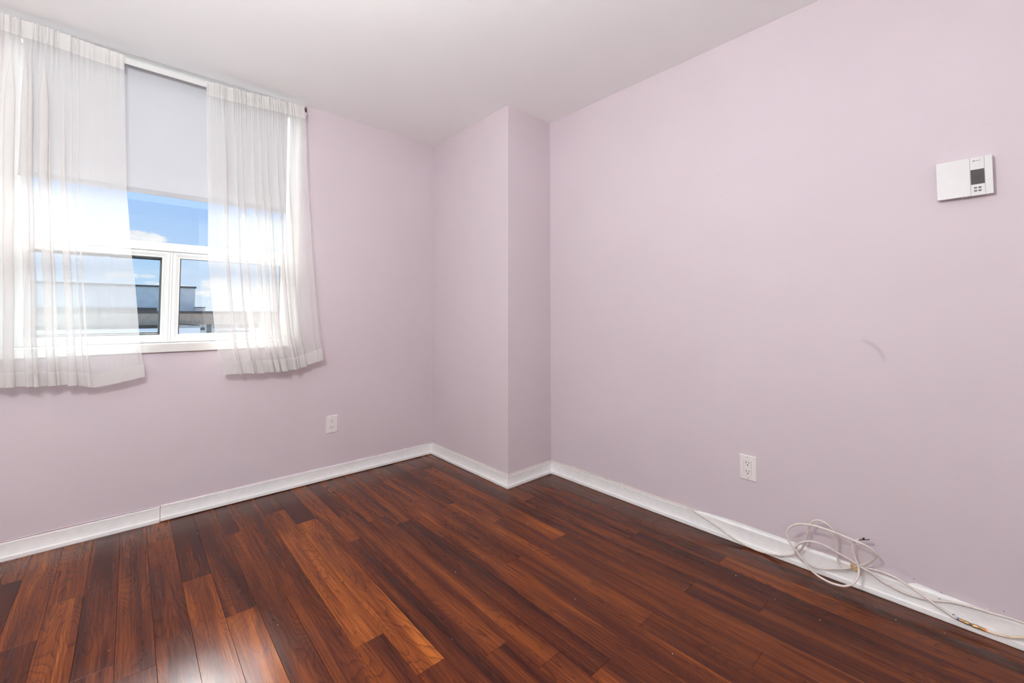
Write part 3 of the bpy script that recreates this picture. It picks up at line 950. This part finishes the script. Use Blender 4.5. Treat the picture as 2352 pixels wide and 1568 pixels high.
A = [(-0.428, -0.0052, ZT), (-0.408, -0.008, ZT + 0.0006), (-0.4005, -0.022, ZT + 0.0006), (-0.3990, -0.06, ZT), (-0.3985, -0.3, ZT - 0.0004), (-0.3985, -0.6, ZT + 0.0004),
     (-0.3990, -0.86, ZT), (-0.3990, -0.8985, ZT), (-0.3950, -0.9052, ZT), (-0.37, -0.9062, ZT), (-0.2, -0.9058, ZT + 0.0006), (-0.05, -0.9062, ZT + 0.0004),
     (-0.018, -0.911, ZT + 0.0008), (-0.0075, -0.925, ZT + 0.0008), (-0.0052, -0.97, ZT), (-0.0052, -1.1067, ZT + 0.0015), (-0.0052, -1.2902, ZT + 0.0005),
     (-0.0052, -1.4683, ZT + 0.001), (-0.0052, -1.6719, ZT), (-0.0052, -1.8544, ZT), (-0.0125, -1.9153, 0.0782), (-0.016, -2.0027, 0.0543), (-0.0185, -2.0842, 0.0251),
     (-0.019, -2.1608, 0.0091), (-0.019, -2.2243, 0.0083), (-0.02, -2.277, 0.0196), (-0.025, -2.2917, 0.0252), (-0.03, -2.3251, 0.0419), (-0.032, -2.3508, 0.0602),
     (-0.035, -2.3661, 0.0767), (-0.04, -2.3799, 0.1002), (-0.045, -2.3907, 0.1267), (-0.05, -2.3985, 0.1565), (-0.055, -2.4053, 0.1902), (-0.06, -2.4139, 0.2141),
     (-0.062, -2.4273, 0.233), (-0.063, -2.4429, 0.2422), (-0.062, -2.4577, 0.242), (-0.06, -2.4737, 0.2345), (-0.056, -2.4863, 0.2213), (-0.05, -2.4947, 0.2038),
     (-0.046, -2.4978, 0.1774), (-0.04, -2.4976, 0.1425), (-0.034, -2.4974, 0.1074), (-0.03, -2.5006, 0.0854), (-0.026, -2.5085, 0.0742), (-0.024, -2.5206, 0.0732),
     (-0.022, -2.5345, 0.0769), (-0.02, -2.5518, 0.084), (-0.016, -2.5702, 0.0914), (-0.0095, -2.5934, 0.0937), (-0.008, -2.6246, 0.0962), (-0.0085, -2.6585, 0.0942),
     (-0.0105, -2.6825, 0.0891), (-0.0125, -2.7093, 0.0798), (-0.018, -2.7341, 0.072), (-0.0245, -2.7582, 0.0623), (-0.023, -2.7811, 0.0492), (-0.021, -2.8035, 0.0384),
     (-0.021, -2.8168, 0.0316), (-0.0205, -2.8278, 0.0296)]
ca = cable('coaxial_cable', A, CR, M['cable'], 'off-white cable running from the corner along the baseboard and looping to the brass coupler')
bm = fresh(); tube(bm, [(-0.0208, -2.8240, 0.0306), (-0.0205, -2.8285, 0.0295)], 0.0040, 16, 1)
cb_ = link_bm('connector_collar', bm, M['chrome'], ca)
cb_['label'] = 'metal collar at the cable end'
B = [(-0.0045, -3.30, 0.0855), (-0.0052, -3.1, 0.0858), (-0.0055, -2.9964, 0.086), (-0.006, -2.9779, 0.087), (-0.0065, -2.9585, 0.087), (-0.008, -2.9322, 0.086), (-0.0115, -2.8998, 0.085), (-0.012, -2.8634, 0.0832),
     (-0.013, -2.8194, 0.0771), (-0.0135, -2.7858, 0.0664), (-0.0145, -2.7528, 0.0562), (-0.0155, -2.7254, 0.0521), (-0.019, -2.6924, 0.0527), (-0.021, -2.6587, 0.0601),
     (-0.024, -2.6242, 0.0717), (-0.03, -2.6039, 0.0873), (-0.035, -2.58, 0.0977), (-0.04, -2.564, 0.1054), (-0.05, -2.5403, 0.1205), (-0.06, -2.5073, 0.1342),
     (-0.07, -2.4736, 0.1503), (-0.078, -2.4384, 0.1568), (-0.08, -2.4102, 0.1511), (-0.08, -2.3866, 0.1374), (-0.078, -2.3698, 0.1166), (-0.072, -2.3607, 0.0926),
     (-0.064, -2.3642, 0.0728), (-0.056, -2.3729, 0.0574), (-0.048, -2.3845, 0.0468), (-0.042, -2.3987, 0.0391), (-0.034, -2.4258, 0.0352), (-0.032, -2.4629, 0.0447),
     (-0.0348, -2.5089, 0.0660), (-0.0340, -2.5358, 0.0808), (-0.033, -2.5536, 0.0929), (-0.034, -2.5699, 0.1067), (-0.038, -2.5808, 0.1139), (-0.05, -2.5997, 0.1349),
     (-0.062, -2.615, 0.1582), (-0.072, -2.6225, 0.1793), (-0.08, -2.6183, 0.1948), (-0.085, -2.6064, 0.2051), (-0.09, -2.5845, 0.2137), (-0.094, -2.5586, 0.2185),
     (-0.098, -2.5253, 0.2251), (-0.1, -2.4995, 0.2289), (-0.1, -2.4635, 0.2307), (-0.1, -2.4262, 0.2282), (-0.1, -2.3876, 0.2199), (-0.1, -2.3635, 0.2056),
     (-0.1, -2.347, 0.186), (-0.1, -2.3394, 0.1626), (-0.1, -2.3439, 0.1392), (-0.1, -2.3556, 0.121), (-0.1, -2.3749, 0.0994), (-0.1, -2.3901, 0.0833),
     (-0.1, -2.4052, 0.0663), (-0.1, -2.4218, 0.0492), (-0.1, -2.4421, 0.0374), (-0.1, -2.464, 0.0309), (-0.1, -2.4855, 0.0278), (-0.1, -2.512, 0.0304),
     (-0.098, -2.529, 0.0343), (-0.09, -2.5484, 0.0451), (-0.08, -2.5606, 0.059), (-0.065, -2.5671, 0.0767), (-0.052, -2.5676, 0.0927), (-0.045, -2.5632, 0.1102),
     (-0.045, -2.5536, 0.1348), (-0.048, -2.5496, 0.1576), (-0.05, -2.5513, 0.1803), (-0.052, -2.559, 0.1988), (-0.054, -2.5724, 0.2127)]
cbb = cable('coaxial_cable', B, CR, M['cable'], 'off-white cable coiled in loose loops with a free metal plug')
C0 = Vector((-0.054, -2.5724, 0.2127)); C1 = Vector((-0.0585, -2.6035, 0.2285)); D = C1 - C0
def seg_tube(a, b, r, mat, name, parent, sides=16):
    bm = fresh(); tube(bm, [C0 + D * a, C0 + D * b], r, sides, 1)
    return link_bm(name, bm, mat, parent, bevel=0.0004)
s1 = seg_tube(-0.02, 0.36, 0.0042, M['chrome'], 'plug_barrel', cbb); s1['label'] = 'chrome barrel of the plug'
s2 = seg_tube(0.36, 0.60, 0.0044, M['black'], 'plug_band', cbb); s2['label'] = 'black band of the plug'
s3 = seg_tube(0.60, 1.0, 0.0048, M['chrome'], 'plug_nut', cbb, 6); s3['label'] = 'chrome hexagonal nut of the plug'

CC = [(-0.0205, -2.8952, 0.0257), (-0.022, -2.9169, 0.0275), (-0.024, -2.9435, 0.0331), (-0.025, -2.9762, 0.0495), (-0.024, -3.02, 0.066), (-0.020, -3.10, 0.083), (-0.0145, -3.20, 0.0965), (-0.009, -3.30, 0.097)]
cc = cable('coaxial_cable', CC, 0.0038, M['cable_tan'], 'cream cable leaving the brass coupler towards the right edge')
bm = fresh(); tube(bm, [(-0.0205, -2.8905, 0.0258), (-0.0206, -2.8950, 0.0257)], 0.0050, 16, 1)
o = link_bm('connector_ring', bm, M['orange'], cc); o['label'] = 'orange ring on the cable end'

# brass coupler joining the two ends
cpz = empty('cable_coupler', (-0.0205, -2.86, 0.0275), 'brass barrel coupler with blue ring lying on the right baseboard', 'coupler')
def cseg(y0, y1, z0, z1, r, mat, nm, sides=16, lab=None):
    bm = fresh(); tube(bm, [(-0.0205, y0, z0), (-0.0205, y1, z1)], r, sides, 1)
    o_ = link_bm(nm, bm, mat, cpz, bevel=0.0005)
    if lab: o_['label'] = lab
cseg(-2.8285, -2.8315, 0.0296, 0.0295, 0.0052, M['blue'], 'end_ring', lab='blue plastic ring')
cseg(-2.8315, -2.8440, 0.0295, 0.0288, 0.0047, M['brass'], 'brass_sleeve')
cseg(-2.8445, -2.8550, 0.0288, 0.0272, 0.0056, M['brass'], 'hexagonal_nut', 6)
cseg(-2.8550, -2.8640, 0.0272, 0.0268, 0.0040, M['tarnish'], 'threaded_barrel', lab='grey threaded barrel')
cseg(-2.8640, -2.8760, 0.0268, 0.0269, 0.0056, M['brass'], 'hexagonal_nut', 6)
cseg(-2.8762, -2.8905, 0.0269, 0.0258, 0.0047, M['brass'], 'brass_sleeve')

# ---- clips
def clip(y, z, xw, label, r=0.0036, tall=0.0, nail=True, ang=0.0):
    """plastic saddle over the cable, fixed to the wall or baseboard plane x = xw"""
    root = empty('cable_clip', (xw, y, z), label, 'clip', 'cable clips along the right baseboard')
    bm = fresh()
    hw = 0.0028; R_ = r + 0.0012
    prof_o = [(0.0, -R_)] + [(-(r + abs(xw - xw)) * 0 - (R_) * math.sin(PI * k / 10) - 0.0016, -R_ * math.cos(PI * k / 10)) for k in range(11)] + [(0.0, R_)]
    prof_i = [(0.0, -r)] + [(-(r) * math.sin(PI * k / 10) - 0.0016, -r * math.cos(PI * k / 10)) for k in range(11)] + [(0.0, r)]
    rows_ = []
    for yy in (y - hw, y + hw):
        rows_.append([bm.verts.new((xw + a, yy, z + b)) for a, b in prof_o])
        rows_.append([bm.verts.new((xw + a, yy, z + b)) for a, b in prof_i])
    n_ = len(prof_o)
    for k in range(n_ - 1):
        bm.faces.new((rows_[0][k], rows_[0][k + 1], rows_[2][k + 1], rows_[2][k]))
        bm.faces.new((rows_[1][k], rows_[3][k], rows_[3][k + 1], rows_[1][k + 1]))
        bm.faces.new((rows_[0][k], rows_[1][k], rows_[1][k + 1], rows_[0][k + 1]))
        bm.faces.new((rows_[2][k], rows_[2][k + 1], rows_[3][k + 1], rows_[3][k]))
    box(bm, xw - 0.006, xw, y - hw, y + hw, z + R_ - 0.0004, z + R_ + 0.0045 + tall)
    link_bm('clip_saddle', bm, M['clip'], root)
    if nail:
        bm = fresh()
        disc_x(bm, xw - 0.0068, y, z + R_ + 0.002 + tall * 0.6, 0.0014, 0.0014, 0.004, 12)
        link_bm('clip_nail', bm, M['slot'], root)
    return root
clip(-1.1067, ZT + 0.0015, -0.0015, 'white cable clip on the right baseboard nearest the boxed column', nail=False)
clip(-1.4683, ZT + 0.001, -0.0015, 'middle white cable clip between the boxed column and the outlet', nail=False)
clip(-1.8544, ZT, -0.0015, 'white cable clip left of the outlet where the cable starts to droop', nail=False)
clip(-2.5975, 0.0942, -0.0045, 'white nailed clip on the wall just right of the coiled cable', tall=0.001)
clip(-2.7858, 0.0664, -0.0095, 'white nailed clip on the baseboard above the crossing cables', tall=0.003)
clip(-2.8998, 0.085, -0.0075, 'white cable clip nearest the right edge above the brass coupler', nail=False)
clip(-2.8190, 0.0312, -0.0165, 'white loose clip touching the blue ring of the coupler', tall=0.004)

# ---- tan tape wad where the loops cross
bm = fresh()
rt = random.Random(5)
grid = []
for i in range(13):
    row = []
    for j in range(13):
        u, v = i / 12, j / 12
        y = -2.541 - 0.027 * u + 0.003 * math.sin(v * 5)
        z = 0.098 - 0.026 * v * (0.55 + 0.45 * u) + 0.003 * math.sin(u * 6)
        x = -0.030 - 0.012 * v - 0.008 * math.sin(PI * u) * math.sin(PI * v) + rt.uniform(-0.0022, 0.0022)
        row.append(bm.verts.new((x, y + rt.uniform(-0.001, 0.001), z + rt.uniform(-0.001, 0.001))))
    grid.append(row)
for i in range(12):
    for j in range(12):
        bm.faces.new((grid[i][j], grid[i + 1][j], grid[i + 1][j + 1], grid[i][j + 1]))
tp = link_bm('tape_wad', bm, M['tape'])
sol = tp.modifiers.new('solid', 'SOLIDIFY'); sol.thickness = 0.004; sol.offset = 1
tag(tp, 'crinkled tan tape wad holding the looped cables together', 'tape')

# ---- crumbs on the floor
bm = fresh(); rc = random.Random(3)
CR_P = [(-0.14, -1.05), (-0.62, -1.31), (-1.13, -1.40), (-1.9, -0.28), (-1.62, -0.12), (-0.28, -2.2), (-0.10, -2.62), (-0.13, -2.68), (-0.20, -2.66), (-0.09, -2.8),
        (-1.35, -1.7), (-0.8, -0.5), (-2.2, -1.0), (-0.33, -2.5), (-0.9, -0.33)]
for (x, y) in CR_P + [(rc.uniform(-2.3, -0.05), rc.uniform(-2.6, -0.1)) for _ in range(26)]:
    if x > -CA - 0.03 and y > -CB - 0.03: continue
    s_ = rc.uniform(0.0006, 0.0014)
    mt = Matrix.Translation((x, y, s_ * 0.6)) @ Matrix.Rotation(rc.random() * 3, 4, 'Z') @ Matrix.Diagonal((s_ * 1.5, s_, s_ * 0.6, 1))
    bmesh.ops.create_icosphere(bm, subdivisions=1, radius=1, matrix=mt)
cb = link_bm('floor_crumbs', bm, M['crumb'])
tag(cb, 'tiny white crumbs scattered over the dark wooden floor', 'crumbs', kind='stuff')

# ================================================================ CEILING LAMP (above the top edge of the picture)
LX, LY = -2.48, -2.30
lamp = empty('ceiling_lamp', (LX, LY, H), 'white pendant ceiling lamp with a lit frosted globe shade', 'lamp')
def lathe(bm, cx, cy, prof, seg=40):
    rings = [[bm.verts.new((cx + r_ * math.cos(2 * PI * k / seg), cy + r_ * math.sin(2 * PI * k / seg), z)) for k in range(seg)] for r_, z in prof]
    for a, b in zip(rings, rings[1:]):
        for k in range(seg):
            j = (k + 1) % seg
            bm.faces.new((a[k], a[j], b[j], b[k]))
    bm.faces.new(rings[0]); bm.faces.new(rings[-1])
bm = fresh(); lathe(bm, LX, LY, [(0.055, H), (0.06, H - 0.004), (0.058, H - 0.018), (0.03, H - 0.03), (0.008, H - 0.034), (0.007, H - 0.47), (0.035, H - 0.478), (0.038, H - 0.50)])
link_bm('lamp_stem', bm, M['vinyl'], lamp, smooth=True)
m, q, out = new_mat('lit_frosted_shade')
em = q.node('ShaderNodeEmission'); em.inputs[0].default_value = (0.95, 0.98, 0.985, 1); nz = q.sep(q.node('ShaderNodeNewGeometry').outputs['Normal'])[2]
q.put(em.inputs[1], q.math('MULTIPLY', q.math('MULTIPLY_ADD', nz, 0.78, 1.0), LAMP_POWER))   # globe emission biased upward, added to brighten the ceiling
q.l.new(em.outputs[0], out.inputs[0])
bm = fresh(); lathe(bm, LX, LY, [(0.14 * math.sin(a * PI / 24), H - 0.63 + 0.14 * math.cos(a * PI / 24)) for a in range(2, 24)] + [(0.004, H - 0.77)])
link_bm('lamp_shade', bm, m, lamp, smooth=True)

# ================================================================ OUTSIDE: rooftops across the street
X = dict(
    panel=simple('grey_metal_siding', (226, 230, 228), 0.6, noise_amt=0.05, nscale=1.2),
    panel2=simple('blue_grey_siding', (205, 210, 214), 0.6, noise_amt=0.05, nscale=1.2),
    coping=simple('dark_coping', (60, 66, 74), 0.5),
    brown=simple('brown_fascia', (164, 148, 134), 0.75, noise_amt=0.08, nscale=2.5),
    brown_d=simple('dark_brown_coping', (66, 60, 60), 0.7),
    white=simple('white_panel', (226, 228, 230), 0.6, noise_amt=0.03, nscale=1),
    win=simple('dark_window_band', (84, 90, 98), 0.25, noise_amt=0.2, nscale=1.5),
    wall=simple('pale_blue_grey_wall', (200, 204, 206), 0.6, noise_amt=0.06, nscale=1),
    city=simple('city_ground', (206, 206, 204), 0.9, noise_amt=0.25, nscale=0.02),
)
bm = fresh(); box(bm, -900, 900, 4, 1500, -30.5, -30)
struct(link_bm('city_ground', bm, X['city']))
# rear building: mechanical penthouse
b1 = empty('penthouse_building', (-3, 66, -30), 'pale grey boxy penthouse rising behind the brown roof edge outside', 'building')
def T(px, f): return px * f
bm = fresh(); box(bm, -16, 4.15, 66, 76, -30, 4.55)
link_bm('penthouse_wall', bm, X['panel'], b1)
bm = fresh(); box(bm, -16.1, 4.25, 65.85, 76.1, 4.55, 4.78)
link_bm('roof_coping', bm, X['coping'], b1)
bm = fresh(); box(bm, 4.15, 5.1, 64.4, 70, -30, 2.02)
link_bm('low_annex', bm, X['panel2'], b1)
bm = fresh(); box(bm, 4.1, 5.15, 64.35, 70.1, 2.02, 2.12)
link_bm('annex_coping', bm, X['coping'], b1)
bm = fresh(); box(bm, -16, 0.35, 65.9, 66, 1.2, 1.98)
link_bm('louvre_band', bm, X['brown_d'], b1)
# near building: brown roof edge above windows and white parapet panels
b2 = empty('brown_roof_building', (0, 60, -30), 'long low building with brown roof edge and white panels outside', 'building')
bm = fresh(); box(bm, -20, 22, 60, 63.5, -0.05, 1.25)
link_bm('roof_fascia', bm, X['brown'], b2)
bm = fresh(); box(bm, -20.1, 22.1, 59.85, 63.6, 1.25, 1.55)
link_bm('roof_coping', bm, X['brown_d'], b2)
bm = fresh(); box(bm, -19, 21, 60.6, 63, -30, -0.05)
link_bm('front_wall', bm, X['wall'], b2)
bm = fresh(); box(bm, -18.9, 0.37, 60.3, 60.6, -0.42, 0.0)
link_bm('dark_band', bm, X['brown_d'], b2)
for (xa, xb) in [(-9.0, -4.2), (-4.15, 1.45), (1.5, 4.07)]:
    bm = fresh(); box(bm, xa, xb, 58.8, 59.0, -1.45, -0.42)
    link_bm('parapet_panel', bm, X['white'], b2)
for (xa, xb, za, zb) in [(4.9, 5.35, -3, 0.15), (5.6, 7.6, -0.55, 0.1), (8.2, 10.4, -0.55, 0.1), (4.15, 4.7, -0.75, -0.45), (5.9, 9.6, -1.3, -0.95)]:
    bm = fresh(); box(bm, xa, xb, 60.5, 60.6, za, zb)
    link_bm('window', bm, X['win'], b2)
for k in range(9):
    bm = fresh(); xx = 2.3 + k * 0.22
    box(bm, xx, xx + 0.11, 59.2, 59.35, -0.42, -0.24)
    link_bm('roof_vent', bm, X['white'], b2)
bm = fresh()
v0 = [(1.45, 59.4, 0.18), (4.05, 59.4, -0.12), (4.05, 59.4, -0.2), (1.45, 59.4, 0.06)]
a = [bm.verts.new(v) for v in v0]; b = [bm.verts.new((v[0], 59.55, v[2])) for v in v0]
bm.faces.new(a); bm.faces.new(b)
for k in range(4): bm.faces.new((a[k], a[(k + 1) % 4], b[(k + 1) % 4], b[k]))
box(bm, 1.4, 1.55, 59.4, 59.55, -0.42, 0.2)
link_bm('sloping_rail', bm, X['brown_d'], b2)
